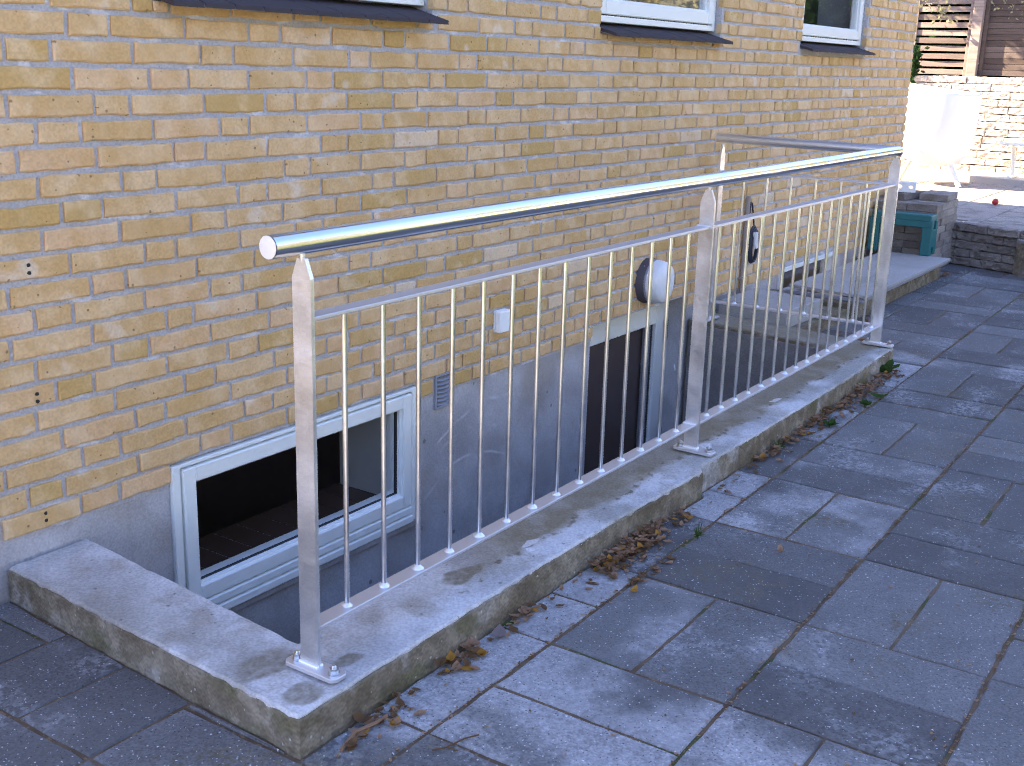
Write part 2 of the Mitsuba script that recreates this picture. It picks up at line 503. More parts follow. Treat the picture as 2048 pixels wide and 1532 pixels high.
mat('m_hole_shade', **princ((.02, .02, .02), .7))  # black painted for the dark inside holes, slots and the vent
mat('m_cable', **princ((.022, .026, .045), .45))
mat('m_conduit', **princ((.30, .26, .24), .6))
mat('m_red', **princ((.45, .03, .03), .4))
mat('m_roof', **princ((.22, .09, .06), .8))
mat('m_lawn', **princ((.06, .085, .03), .95))
mat('m_paved', **princ((.42, .39, .36), .9))
mat('m_bark', **princ((.14, .10, .07), .95))
mat('m_hinge', **princ((.10, .10, .12), .4, metallic=.6))
scene['m_glass'] = {'type': 'thindielectric', 'int_ior': 1.52}
for nm, c in (('m_leaf_gold', (.34, .335, .20)), ('m_leaf_green', (.055, .105, .025)), ('m_leaf_dark', (.022, .05, .018)), ('m_leaf_brown', (.19, .115, .062)), ('m_leaf_tan', (.37, .235, .15)),
              ('m_leaf_yellow', (.48, .25, .055)), ('m_leaf_pink', (.30, .235, .22)), ('m_weed', (.06, .11, .03))):
    scene[nm] = {'type': 'principledthin', 'base_color': rgb(*c), 'roughness': .6, 'diff_trans': .7}

# ------------------------------------------------------------------ layout numbers
Z0 = 1.559            # top of the course that is number 1
CO = 1 / 15.0         # one course
JT, JV = 0.0145, 0.0130           # joint
XL, XR = -1.3, 7.6    # ends of the house, the unseen left one set so sun lights the railing
HE = 2.95             # eaves, unseen, height set for where the house shadow ends
OPEN = [(.50, 1.712, 1.528, 2.80), (2.88, 4.115, 1.528, 2.80), (5.255, 6.46, 1.520, 2.80)]
BW = (.472, 1.626, -.335, .222)           # basement window
BD = (2.925, 3.94, -1.32, .222)           # basement door
VT = (1.742, 1.852, .095, .232)           # air vent
FW = (5.235, 6.23, -.30, .198)             # far basement window
OPENINGS = OPEN + [BW, BD, VT, FW]

# ------------------------------------------------------------------ ground, pavement
YL = [.20, -.275, -.765, -1.26, -1.74, -2.205, -2.68, -3.155, -3.63]
XLN = [-1.9, -1.4, -.88, -.39, .1, .597, 1.09, 1.6, 2.1, 2.605, 3.11, 3.61, 4.115, 4.62, 5.12, 5.63, 6.14, 6.65, 7.16, 7.67]
KERB_OUT = [(-.068, 0), (-.137, -1.111), (.106, -1.107), (.72, -1.099), (1.2, -1.102), (1.70, -1.118), (1.765, -1.120), (1.80, -1.097), (2.69, -1.106), (3.31, -1.102), (4.022, -1.084), (4.058, -.88), (4.15, -.43), (4.19, 0)]
WELL_IN = [(.177, 0), (.094, -.882), (.22, -.868), (1.9, -.872), (3.83, -.86), (3.847, -.667), (3.955, 0)]
kerb_poly = Polygon(KERB_OUT + WELL_IN[::-1])
well_poly = Polygon(WELL_IN)
RET = [(7.60, -.22), (7.545, -.49), (7.385, -.975), (7.19, -1.56), (6.85, -2.6)]      # foot of the terrace's retaining wall
terrace_poly = Polygon(RET + [(6.85, -9), (26, -9), (26, 12), (7.62, 12)])
lid_kerb = sbox(4.93, -.575, 6.86, 0)
ledge = sbox(4.16, -.53, 4.93, 0)


def warp_y(x, y): return y + .0125 * (x - .3) if x > .3 else y


hole = well_poly.buffer(.05).union(sbox(4.98, -.5, 6.8, .01))
pav = sbox(-14, -26, 30, 0.0).union(sbox(-14, -.01, XL, 26)).difference(hole).difference(terrace_poly.buffer(-.08))
pv, pf = tri2d(pav.geoms[0] if hasattr(pav, 'geoms') else pav)
pm = trimesh.Trimesh(np.c_[pv, np.full(len(pv), -.0055)], pf, process=False)
if pm.face_normals[0][2] < 0: pm.invert()
pavement = struct(obj('pavement', pm, 'm_soil'), 'dark grey concrete slab pavement along the brick house')

blocked = kerb_poly.union(well_poly).buffer(.006).union(sbox(XL, -.004, XR, 3)).union(lid_kerb.buffer(.004)).union(ledge.buffer(.004)).union(terrace_poly.buffer(.012))
ns = 0
for j in range(len(YL) - 1):
    for i in range(len(XLN) - 1):
        x0, x1 = XLN[i], XLN[i + 1]
        yt, yb = YL[j], YL[j + 1]
        if x1 < .2 and j < 3: pass
        horiz = (i + j) % 2 == (1 if True else 0)
        # row 3 (y -1.26..-1.74), block .1-.6 (i=4) is split across x: i+j = 7 -> vertical joints
        if (i + j) % 2 == 1:
            xm = (x0 + x1) / 2; cells = [(x0, xm, yt, yb), (xm, x1, yt, yb)]
        else:
            ym = (yt + yb) / 2 + .004; cells = [(x0, x1, yt, ym), (x0, x1, ym, yb)]
        for a, b, c, d in cells:
            g = .0045
            q = Polygon([(a + g, warp_y(a, c) - g), (a + g, warp_y(a, d) + g), (b - g, warp_y(b, d) + g), (b - g, warp_y(b, c) - g)])
            q = srotate(q, rng.normal(0, .25), 'center').difference(blocked)
            for part in getattr(q, 'geoms', [q]):
                if part.area < .0025 or len(part.interiors): continue
                cx, cy = part.centroid.x, part.centroid.y
                dust = 0.0      # how much spilt cement dust lies on this slab
                if -1.32 < cy < -1.0: dust = float(np.interp(cx, [-.4, -.05, .6, .9, 1.1, 1.45, 1.6, 2.0, 2.3, 3.4, 3.7, 4.1, 4.4], [.05, .5, .85, .7, .45, .4, .8, .75, .25, .25, .5, .7, .2]))
                elif -1.75 < cy < -1.2: dust = float(np.interp(cx, [-.4, .1, .5, .8, 1.1, 1.5, 1.7, 2.0, 2.3, 3.9, 4.2, 4.5], [.15, .7, .55, .4, .12, .08, .42, .40, .1, .1, .3, .1]))
                elif -2.25 < cy < -1.7: dust = float(np.interp(cx, [0, .4, .8, 1.2], [.6, .5, .2, .1]))
                elif rng.random() < .3: dust = .25 * rng.random()
                dust = min(1, max(0, dust + rng.normal(0, .07)))
                ns += 1
                seeded('slab', slab_mesh(part.simplify(.001), -.05, rng.normal(0, .0015), .0045, .0015, .05, ns, (rng.normal(0, .0025), rng.normal(0, .0025))), 'm_slab', pavement, (rng.random() ** 1.3, dust))

# ------------------------------------------------------------------ light well with its kerb
well = thing('light_well', 'sunken light well in front of the brick wall, edged by a low concrete kerb', 'light well')
ko = Polygon(KERB_OUT + WELL_IN[::-1])
obj('kerb', slab_mesh(ko, -1.35, .086, .003, .0016, .035, 5), 'm_kerb_side', well)
obj('cement_top', slab_mesh(ko.buffer(-.0035, join_style=2), .080, .0945, .005, .0016, .03, 6), 'm_kerb_top', well)
# inner lining: a skin of smoother concrete a few mm inside the kerb's inner faces
lin = Polygon(WELL_IN).difference(Polygon(WELL_IN).buffer(-.012, join_style=2)).difference(sbox(0, -.013, 5, .2))
obj('inner_wall', prism(lin if not hasattr(lin, 'geoms') else max(lin.geoms, key=lambda g: g.area), -1.34, .070), 'm_well', well)
obj('floor', prism(Polygon(WELL_IN).buffer(.02), -1.40, -1.30), 'm_well', well)
# crumbs of mortar along the upper front edge and on the top
cr = []
for _ in range(170):
    x = rng.uniform(-.1, 3.9)
    y = -1.10 + rng.normal(0, .006) if rng.random() < .6 else rng.uniform(-1.08, -.95)
    s = rng.uniform(.0012, .0045)
    m = trimesh.creation.icosphere(subdivisions=0, radius=s); m.apply_scale((1.3, 1, .7)); m.apply_translation((x, y, .0945 + s * .2))
    cr.append(m)
k = obj('mortar_crumb', cat(cr), 'm_kerb_top', well); labels[k] = {'kind': 'stuff'}

# ------------------------------------------------------------------ brick house
house = thing('brick_house', 'yellow brick house wall with slate window sills and a grey rendered plinth', 'house')
wall_poly = sbox(XL, Z0 - 21 * CO - .006, XR, HE)
for a, b, c, d in OPENINGS: wall_poly = wall_poly.difference(sbox(a, c, b, d))


def xz(poly, y0, y1):
    m = trimesh.creation.extrude_polygon(poly, y1 - y0, engine='earcut')
    v = m.vertices.copy()
    m = trimesh.Trimesh(np.c_[v[:, 0], y0 + v[:, 2], v[:, 1]], m.faces[:, ::-1], process=False)
    return m


wall = obj('wall', xz(wall_poly, .0075, .36), 'm_mortar', house)
pl = sbox(XL, -1.5, XR, Z0 - 21 * CO - .006)
for a, b, c, d in OPENINGS: pl = pl.difference(sbox(a, c, b, d))
obj('plinth', xz(pl, .010, .36), 'm_render', house)
obj('side_wall', cat(bx(XR - .36, XR, .36, 8, -1.5, HE), bx(XL, XL + .36, .36, 8, -1.5, HE), bx(XL, XR, 8, 8.36, -1.5, HE)), 'm_mortar', house)
obj('ceiling', cat(bx(XL + .36, XR - .36, .36, 8, .36, .56), bx(XL + .36, XR - .36, .36, 8, -1.5, -1.4), bx(XL + .3, XR - .3, .3, 8, 2.86, 2.94)), 'm_room', house)
obj('inner_wall', cat(bx(XL + .4, XR - .4, 1.9, 2.0, -1.4, .36), bx(XL + .4, XR - .4, 3.9, 4.0, .56, 2.86)), 'm_room', house)
OV, OE = .45, .06
rv = np.array([[XL - OE, -OV, HE], [XR + OE, -OV, HE], [XR + OE, 8.36 + OV, HE], [XL - OE, 8.36 + OV, HE], [XL + 3.4, 4.2, HE + 2.0], [XR - 3.4, 4.2, HE + 2.0]])
rf = [[0, 2, 1], [0, 3, 2], [0, 1, 5], [0, 5, 4], [1, 2, 5], [2, 3, 4], [2, 4, 5], [3, 0, 4]]
obj('roof', trimesh.Trimesh(rv, rf, process=False), 'm_roof', house)  # unseen roof, shaped so its shadow covers the foreground and ends on the terrace
obj('downpipe', cat(tube([(XR + .045, .06, 1.19), (XR + .045, .06, HE)], .035, 12)), 'm_white', house, smooth=40)


def header_at(j):
    if j == 21: return .176
    return (.24 - .18 * (j - 2)) % .6


HOLES = [(.066, .86), (.059, .524), (.054, .195)]
bricks = []
for j in range(-10, 22):
    zb, zt = Z0 - j * CO + JT / 2, Z0 - (j - 1) * CO - JT / 2
    h0 = header_at(j) - 6.0
    segs, x = [], h0
    while x < XR + .6:
        segs += [(x, x + .12), (x + .12, x + .36), (x + .36, x + .60)]
        x += .6
    jit = rng.normal(0, .006, len(segs) + 1)
    for s, (a, b) in enumerate(segs):
        a2, b2 = a + jit[s] + JV / 2, b + jit[s + 1] - JV / 2
        a2, b2 = max(a2, XL), min(b2, XR - .001)
        if b2 - a2 < .03: continue
        pieces = [(a2, b2)]
        for (oa, ob, oc, od) in OPENINGS:
            if oc < (zb + zt) / 2 < od:
                new = []
                for (p0, p1) in pieces:
                    if p1 <= oa + .004 or p0 >= ob - .004: new.append((p0, p1)); continue
                    if p0 < oa - .03: new.append((p0, oa + .0015))
                    if p1 > ob + .03: new.append((ob - .0015, p1))
                pieces = new
        for (p0, p1) in pieces:
            cut = [o for o in OPEN if j == 1 and p0 < o[1] and p1 > o[0]]
            if not cut: bricks.append((p0, p1, zb, zt, j)); continue
            oa, ob = cut[0][0], cut[0][1]
            if p0 < oa - .03: bricks.append((p0, oa - .002, zb, zt, j))
            if p1 > ob + .03: bricks.append((ob + .002, p1, zb, zt, j))
            q0, q1 = max(p0, oa), min(p1, ob)
            if q1 - q0 > .03: bricks.append((q0, q1, zb, zb + .026, j))


def project(P):
    d = np.asarray(P, float) - CAM
    z = d @ _f
    return 512 + FPX / 2 * (d @ _r) / z, 383 - FPX / 2 * (d @ _u) / z


vis = []
for b in bricks:
    x, y = project(((b[0] + b[1]) / 2, 0, (b[2] + b[3]) / 2))
    x0, _ = project((b[0], 0, b[2])); x1, _ = project((b[1], 0, b[2]))
    _, y1 = project((b[0], 0, b[3])); _, y0 = project((b[0], 0, b[2]))
    inside = -25 < x < 1049 and -18 < y < 784
    vis.append(abs((x1 - x0) * (y1 - y0)) if inside else 0)
order = np.argsort(-np.array(vis))
big = set(order[:300].tolist())
rest, rest_uv = [], []
for k, (p0, p1, zb, zt, j) in enumerate(bricks):
    w, h = p1 - p0, zt - zb
    det = k in big
    nx = max(3, int(round(w / .03))) if det else 3
    m = relief(w, h, .03, nx, 2, .0040, .0012 if det else .001, 1000 + k, sag=.0036 if det else .002, face=.0004)
    m.vertices[:, 0] += p0
    m.vertices[:, 1] += rng.normal(0, .0012)
    m.vertices[:, 2] += zb + rng.normal(0, .0008)
    r = rng.random(2)
    if det:
        seeded('brick', m, 'm_brick', wall, r)
    else:
        rest.append(m); rest_uv.append(np.tile(r, (len(m.vertices), 1)))
k = obj('small_brick', cat(rest), 'm_brick', wall, uv=np.vstack(rest_uv))
labels[k] = {'kind': 'stuff'}
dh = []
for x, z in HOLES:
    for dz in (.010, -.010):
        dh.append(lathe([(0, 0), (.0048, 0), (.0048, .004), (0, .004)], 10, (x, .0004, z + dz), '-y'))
obj('drill_hole_shade', cat(dh), 'm_hole_shade', house)  # black discs painted for the dark inside drill holes


# windows on the ground floor
def frame4(x0, x1, z0, z1, w, y0, y1, wb=None, b=.002):
    wb = w if wb is None else wb
    return [bx(x0, x0 + w, y0, y1, z0, z1, b), bx(x1 - w, x1, y0, y1, z0, z1, b), bx(x0 + w, x1 - w, y0, y1, z0, z0 + wb, b), bx(x0 + w, x1 - w, y0, y1, z1 - w, z1, b)]


for n, (a, b, c, d) in enumerate(OPEN):
    zf = c + .049
    f = obj('window', cat(frame4(a + .004, b - .004, zf, d - .004, .028, .040, .11)), 'm_white', house)
    s0, s1, sz0, sz1 = a + .036, b - .036, zf + .033, d - .04
    obj('sash', cat(frame4(s0, s1, sz0, sz1, .058, .034, .095, b=.004), frame4(s0 + .054, s1 - .054, sz0 + .054, sz1 - .054, .014, .048, .09, b=.004)), 'm_white', f)
    obj('gap', cat(frame4(a + .028, b - .028, zf + .026, d - .03, .012, .062, .1)), 'm_gasket_shade', f)  # black strips stand in for shade between frame and sash
    gv = np.array([[s0 + .06, .066, sz0 + .06], [s1 - .06, .066, sz0 + .06], [s1 - .06, .066, sz1 - .06], [s0 + .06, .066, sz1 - .06]])
    obj('pane', trimesh.Trimesh(gv, [[0, 1, 2], [0, 2, 3]], process=False), 'm_glass', f)
    # sill: a row of slate tiles laid to a fall with light joints
    nt = 11
    st = None
    bed = np.array([(.10, zf - .002), (-.040, zf - .042), (-.040, zf - .050), (.10, zf - .020)])
    for t in range(nt):
        x0, x1 = a + .006 + (b - a - .012) * t / nt, a + .006 + (b - a - .012) * (t + 1) / nt
        dz = rng.normal(0, .0006)
        pts = []
        for x in (x0 + .0019, x1 - .0019):
            for (y, z) in ((.10, zf - .001), (-.069, zf - .048), (-.071, zf - .051), (-.071, zf - .062), (.10, zf - .018)):
                pts.append((x, y, z + dz))
        m = trimesh.convex.convex_hull(np.array(pts))
        if st is None:
            pts = [(x, y, z - .0012) for x in (a + .008, b - .008) for (y, z) in ((.10, zf - .001), (-.067, zf - .0485), (-.069, zf - .0605), (.10, zf - .019))]
            st = obj('window_sill', trimesh.convex.convex_hull(np.array(pts)), 'm_joint', house)
        obj('tile', m, 'm_slate', st)

# basement window: white frame flush with the bricks, sash, pane, tiled inner sill
a, b, c, d = BW
f = obj('basement_window', cat([bx(a + .002, a + .032, -.004, .09, c + .022, d - .006, .002), bx(b - .032, b - .002, -.004, .09, c + .022, d - .006, .002), bx(a + .032, b - .032, -.004, .09, d - .018, d - .006, .002),
                               bx(a + .032, b - .032, -.016, .09, c + .022, c + .050, .003)]), 'm_white', house)
obj('sash', cat(frame4(a + .0385, b - .0385, c + .091, d - .0245, .048, -.010, .07, b=.003), frame4(a + .083, b - .083, c + .135, d - .068, .012, .004, .07, b=.002)), 'm_white', f)
obj('gap', cat(frame4(a + .028, b - .028, c + .046, d - .014, .014, .03, .08, wb=.05)), 'm_gasket_shade', f)  # black boxes behind the grooves, painted as their shade
obj('bottom_rail', bx(a + .036, b - .036, -.013, .07, c + .0565, c + .0845, .003), 'm_white', f)
gx0, gx1, gz0, gz1 = a + .093, b - .093, c + .145, d - .078
obj('gasket', cat(frame4(gx0 - .004, gx1 + .004, gz0 - .004, gz1 + .004, .008, .016, .03, b=.001)), 'm_gasket_shade', f)
obj('pane', trimesh.Trimesh(np.array([[gx0, .024, gz0], [gx1, .024, gz0], [gx1, .024, gz1], [gx0, .024, gz1]]), [[0, 1, 2], [0, 2, 3]], process=False), 'm_glass', f)
obj('reveal', cat(bx(b - .035, b, .09, .36, c, d), bx(a, a + .035, .09, .36, c, d)), 'm_plaster', f)
obj('inner_sill', bx(a, b, .09, .37, c - .02, c + .088), 'm_grout', f)
nt = 10
for t in range(nt):
    x0, x1 = a + .036 + (b - a - .072) * t / nt, a + .036 + (b - a - .072) * (t + 1) / nt
    obj('tile', bx(x0 + .003, x1 - .003, .092, .372, c + .06, c + .092, .001), 'm_tile', f)
hk = [((a + b) / 2 - .02 + .022 * math.cos(t), -.012 - .0, c + .118 + .03 * math.sin(t)) for t in np.linspace(0, math.pi, 9)]
obj('handle', tube([(x, y + .03, z + .004) for x, y, z in hk], .0045, 8), 'm_white', f, smooth=50)
obj('cill', bx(a - .004, b + .02, -.004, .03, c - .008, c + .020, .004), 'm_render', house)

# basement door: white frame, dark glazed leaf, hinges
a, b, c, d = BD
y0 = .115
f = obj('basement_door', cat([bx(a, a + .05, y0, y0 + .08, c, d), bx(b - .045, b, y0, y0 + .08, c, d), bx(a + .05, b - .045, y0, y0 + .08, d - .04, d)]), 'm_white', house)
lx0, lx1, lz1 = a + .055, b - .05, d - .046
obj('leaf', cat(frame4(lx0, lx1, c + .02, lz1, .10, y0 - .006, y0 + .045, b=.003)), 'm_white', f)
obj('strip', cat([bx(lx1 - .125, lx1 - .119, y0 + .015, y0 + .04, c, lz1 - .1), bx(lx1 - .16, lx1 - .154, y0 + .02, y0 + .04, c, lz1 - .1)]), 'm_vent', f)  # light bars drawn in place of reflection lines in the glass
obj('dark_reflection', cat([bx(lx1 - .118, lx1 - .102, y0 + .012, y0 + .04, c, lz1 - .1), bx(lx1 - .145, lx1 - .132, y0 + .02, y0 + .045, c, lz1 - .1)]), 'm_gasket_shade', f)  # dark bars of the same drawn reflection
obj('pane', trimesh.Trimesh(np.array([[lx0 + .09, y0 + .018, c + .1], [lx1 - .09, y0 + .018, c + .1], [lx1 - .09, y0 + .018, lz1 - .09], [lx0 + .09, y0 + .018, lz1 - .09]]), [[0, 1, 2], [0, 2, 3]], process=False), 'm_glass', f)
obj('backing', bx(lx0 + .09, lx1 - .09, y0 + .05, y0 + .06, c, lz1), 'm_door_brown', f)
for hz in (.03, -.58, -1.0):
    obj('hinge', cat([tube([(lx1 - .004, y0 - .018, hz - .055), (lx1 - .004, y0 - .018, hz - .002)], .011, 10), tube([(lx1 - .004, y0 - .018, hz + .002), (lx1 - .004, y0 - .018, hz + .055)], .011, 10),
                      bx(lx1 - .002, lx1 + .02, y0 - .009, y0 - .003, hz - .05, hz + .05)]), 'm_hinge', f)
hook = [(b - .004, y0 - .06, -.17), (b - .02, y0 - .07, -.19), (b - .035, y0 - .08, -.195), (b - .05, y0 - .085, -.19), (b - .055, y0 - .088, -.175)]
obj('hook', tube(hook, .004, 8), 'm_white', f, smooth=50)

# far basement window behind the boards
a, b, c, d = FW
f = obj('far_basement_window', cat(frame4(a + .002, b - .002, c, d - .003, .028, -.004, .08)), 'm_white', house)
obj('pane', trimesh.Trimesh(np.array([[a, .03, c], [b, .03, c], [b, .03, d], [a, .03, d]]), [[0, 1, 2], [0, 2, 3]], process=False), 'm_glass', f)

# air vent with slats
a, b, c, d = VT
f = obj('air_vent', cat(frame4(a, b, c, d, .009, -.002, .03, b=.001)), 'm_vent', house)
obj('back', bx(a, b, .020, .03, c, d), 'm_hole_shade', f)  # black sheet stands in for the shade behind the slats
for t in range(7):
    z = c + .012 + (d - c - .024) * (t + .5) / 7
    pts = []
    for u in np.linspace(0, 1, 7):
        pts.append((a + .008 + (b - a - .016) * u, 0, -.006 * math.sin(math.pi * u)))
    v = []
    for (x, _, dz) in pts: v += [(x, .016, z + .008 + dz), (x, -.001, z - .003 + dz), (x, .001, z - .0055 + dz), (x, .018, z + .0055 + dz)]
    fc = []
    for q in range(6):
        for e in range(4):
            i0, i1 = q * 4 + e, q * 4 + (e + 1) % 4
            fc += [[i0, i1, i1 + 4], [i0, i1 + 4, i0 + 4]]
    obj('slat', trimesh.Trimesh(np.array(v), np.array(fc), process=False), 'm_vent', f)

# ------------------------------------------------------------------ railing
rail = thing('railing', 'galvanised steel railing with round handrail and thin vertical bars bolted on the light well kerb', 'railing')
YR, ZH = -.99, 1.038
XC = 4.025
def mitre_tube(path, r, n, end, side):
    """straight-ended tube whose last ring is cut at 45 degrees in plan"""
    m = tube(path, r, n, cap=False)
    v = m.vertices
    k = np.arange(len(v) - n, len(v)) if end else np.arange(n)
    P = np.asarray(path[-1] if end else path[0])
    if end: v[k, 0] = P[0] - (v[k, 1] - P[1])
    else: v[k, 1] = P[1] - (v[k, 0] - P[0])
    return trimesh.Trimesh(v, m.faces, process=False)


RT = .0240
obj('handrail', mitre_tube([(-.066, YR, ZH)] + [(x, YR, ZH + .0012 * math.sin(x * 2)) for x in np.linspace(.4, 3.9, 8)] + [(XC, YR, ZH)], RT, 40, True, 0), 'm_tube', rail, smooth=30)
obj('handrail', mitre_tube([(XC, YR, ZH), (XC, YR + .3, ZH + .004), (XC, -.06, ZH + .012)], RT, 40, False, 0), 'm_tube_dull', rail, smooth=30)
obj('end_cap', lathe([(0, 0), (.0222, 0), (.0232, .001), (0, .0016)], 28, (0, 0, 0), 'z').apply_transform(np.array([[0, 0, -1, -.0665], [0, 1, 0, YR], [1, 0, 0, ZH], [0, 0, 0, 1.0]])), 'm_weld', rail)


def post(x, y, wide, zt=1.008):
    """flat bar 50 x 10 with a chamfered head, base plate with two bolts and a stub that carries the handrail"""
    w, t = .0255, .005
    prof = [(-w, .11), (w, .11), (w, zt - .040), (.0105, zt), (-.0105, zt), (-w, zt - .040)]
    m = trimesh.creation.extrude_polygon(Polygon(prof), 2 * t, engine='earcut')
    v = m.vertices.copy(); v[:, 2] -= t
    if wide == 'y': m = trimesh.Trimesh(np.c_[x + v[:, 2], y + v[:, 0], v[:, 1]], m.faces, process=False)
    else: m = trimesh.Trimesh(np.c_[x + v[:, 0], y - v[:, 2], v[:, 1]], m.faces, process=False)
    if m.volume < 0: m.invert()
    k = obj('post', m, 'm_steel', rail)
    obj('stub', tube([(x, y, zt - .004), (x, y, ZH - .015)], .006, 10), 'm_steel', k, smooth=50)
    L, W = .076, .026
    pl = [(L * sx - (.008 if abs(sy) else 0) * sx * 0, W * sy) for sx, sy in ((-1, -.55), (-.86, -1), (.86, -1), (1, -.55), (1, .55), (.86, 1), (-.86, 1), (-1, .55))]
    off = -.014 if wide == 'y' else 0
    pp = [((x + b, y + off + a) if wide == 'y' else (x + a, y + b)) for a, b in pl]
    obj('base_plate', slab_mesh(Polygon(pp), .101, .110, .0015, 0, .5, 3), 'm_flat', k)
    for s in (-1, 1):
        cx, cy = (x, y + off + s * .054) if wide == 'y' else (x + s * .054, y)
        nut = trimesh.creation.cylinder(.0105, .010, sections=6); nut.apply_translation((cx, cy, .1185))
        obj('bolt', cat(nut, lathe([(0, 0), (.0125, 0), (.0125, .002), (0, .002)], 18, (cx, cy, .111)), lathe([(0, 0), (.006, 0), (.006, .0135), (.0035, .0165), (0, .017)], 14, (cx, cy, .113)),
                       lathe([(0, 0), (.013, 0), (.013, .008), (0, .008)], 16, (cx, cy, .0935))), 'm_bolt', k, smooth=30)
    wl = []
    for s in np.linspace(-1, 1, 9):
        for e in (-1, 1):
            cx, cy = (x + e * .0065, y + s * .024) if wide == 'y' else (x + s * .024, y + e * .0065)
            b = trimesh.creation.icosphere(subdivisions=1, radius=.0052); b.apply_translation((cx, cy, .112)); wl.append(b)
    obj('weld', cat(wl), 'm_weld', k, smooth=True)
    return k


P1 = post(.018, YR - .008, 'y')
P2 = post(1.915, YR - .008, 'y')
P3 = post(3.992, YR - .008, 'y')
P4 = post(3.985, -.112, 'x')
ZU, ZL = (.8795, .8875), (.190, .198)
HW = .0225
for z0, z1 in (ZU, ZL):
    obj('flat_rail', bx(.0235, 1.9095, YR - HW, YR + HW, z0, z1, .0012), 'm_flat', rail)
    c = .012
    pp = Polygon([(1.9205, YR - HW), (4.030 - c, YR - HW), (4.030, YR - HW + c), (4.030, -.0985), (3.985 + .0, -.0985), (3.985, YR + HW), (1.9205, YR + HW)])
    m = slab_mesh(pp, z0, z1, .0012, 0, 3, 4)
    bot = slab_mesh(pp, z0 - .0004, z0 + .001, .0002, 0, 3, 4)
    obj('flat_rail', cat(m, bx(1.9205, 4.02, YR - HW + .0005, YR + HW - .0005, z0 - .0003, z0 + .002), bx(3.9855, 4.0295, YR, -.099, z0 - .0003, z0 + .002)), 'm_flat', rail)
BAL = [(x, YR) for x in np.linspace(.146, 1.80, 14)] + [(x, YR) for x in np.linspace(2.040, 3.912, 16)] + [(4.008, y) for y in np.linspace(-.867, -.232, 6)]
for n, (x, y) in enumerate(BAL):
    m = tube([(x + rng.normal(0, .0006), y, ZL[1] - .002), (x + rng.normal(0, .0006), y, ZU[0] + .001)], .0060, 12)
    k = obj('bar', m, 'm_bar', rail, smooth=40)
    s = 1 + .3 * rng.random()
    dome = lathe([(0, .009 * s), (.006, .0085 * s), (.0095 * s, .004), (.0125 * s, .0006), (.0125 * s, 0), (0, 0)], 14, (x, y, ZL[1] - .0004))
    dome.vertices[:, :2] += rng.normal(0, .0007, (len(dome.vertices), 2))
    obj('weld', dome, 'm_weld', k, smooth=60)
for x in (.0265, 1.907, 1.9225):
    for z0, z1 in (ZU, ZL):
        w = [trimesh.creation.icosphere(subdivisions=1, radius=.005).apply_translation((x, YR + s * .02, z1)) for s in np.linspace(-1, 1, 7)]
        obj('rail_weld', cat(w), 'm_weld', rail, smooth=True)

# ------------------------------------------------------------------ things on the wall
lamp = thing('wall_lamp', 'round outdoor wall lamp with white diffuser and dark grey base above the basement door', 'lamp')
lx, lz = 3.435, .372
obj('base', lathe([(0, 0), (.112, 0), (.1125, .03), (.108, .05), (0, .05)], 48, (lx, .004, lz), '-y'), 'm_lamp_base', lamp, smooth=35)
obj('diffuser', lathe([(0, .048), (.1065, .048), (.107, .075), (.103, .098), (.092, .115), (.06, .1235), (0, .126)], 48, (lx, .004, lz), '-y'), 'm_opal', lamp, smooth=50)
obj('collar', lathe([(.1068, .0475), (.1105, .0475), (.1105, .0565), (.1068, .0565)], 48, (lx, .004, lz), '-y'), 'm_vent', lamp, smooth=35)
obj('screw', cat([lathe([(0, 0), (.004, 0), (.004, .003), (0, .0035)], 10, (lx + .1135 * math.cos(t), -.024, lz + .1135 * math.sin(t)), '-y') for t in (.2, 2.3, 4.4)]), 'm_bolt', lamp)
jb = thing('junction_box', 'small white plastic box fixed on the brick wall between basement window and door', 'box')
obj('cover', bx(2.122, 2.198, -.033, -.006, .336, .424, .004), 'm_white_matt', jb)
obj('base', bx(2.121, 2.199, -.005, .002, .335, .425, .001), 'm_white', jb)
pipe = thing('conduit', 'thin grey brown conduit running up the brick wall beyond the railing', 'pipe')
obj('tube', tube([(4.60, -.018, .02), (4.60, -.018, .70)], .013, 12), 'm_conduit', pipe, smooth=40)
for z in (.22, .58): obj('clip', bx(4.583, 4.617, -.033, .002, z, z + .014, .002), 'm_conduit', pipe)
cab = thing('cable_coil', 'loop of dark blue cable with a pale plug hanging beside the grey conduit', 'cable')
lp = []
for q in range(3):
    lp += [(4.685 + (.058 - .006 * q) * math.cos(t) + .004 * q, -.03 - .006 * q, .415 + (.105 - .008 * q) * math.sin(t) - .004 * q) for t in np.linspace(math.pi / 2, math.pi * 2.45, 26)]
obj('loop', tube(lp, .0065, 8), 'm_cable', cab, smooth=60)
obj('lead', tube([(4.69, -.03, .515), (4.68, -.02, .60), (4.655, -.02, .655), (4.64, -.02, .66), (4.628, -.022, .64), (4.626, -.022, .05)], .005, 8), 'm_cable', cab, smooth=60)
obj('plug', tube([(4.668, -.05, .49), (4.672, -.052, .43), (4.68, -.052, .40)], .017, 10), 'm_opal', cab, smooth=50)

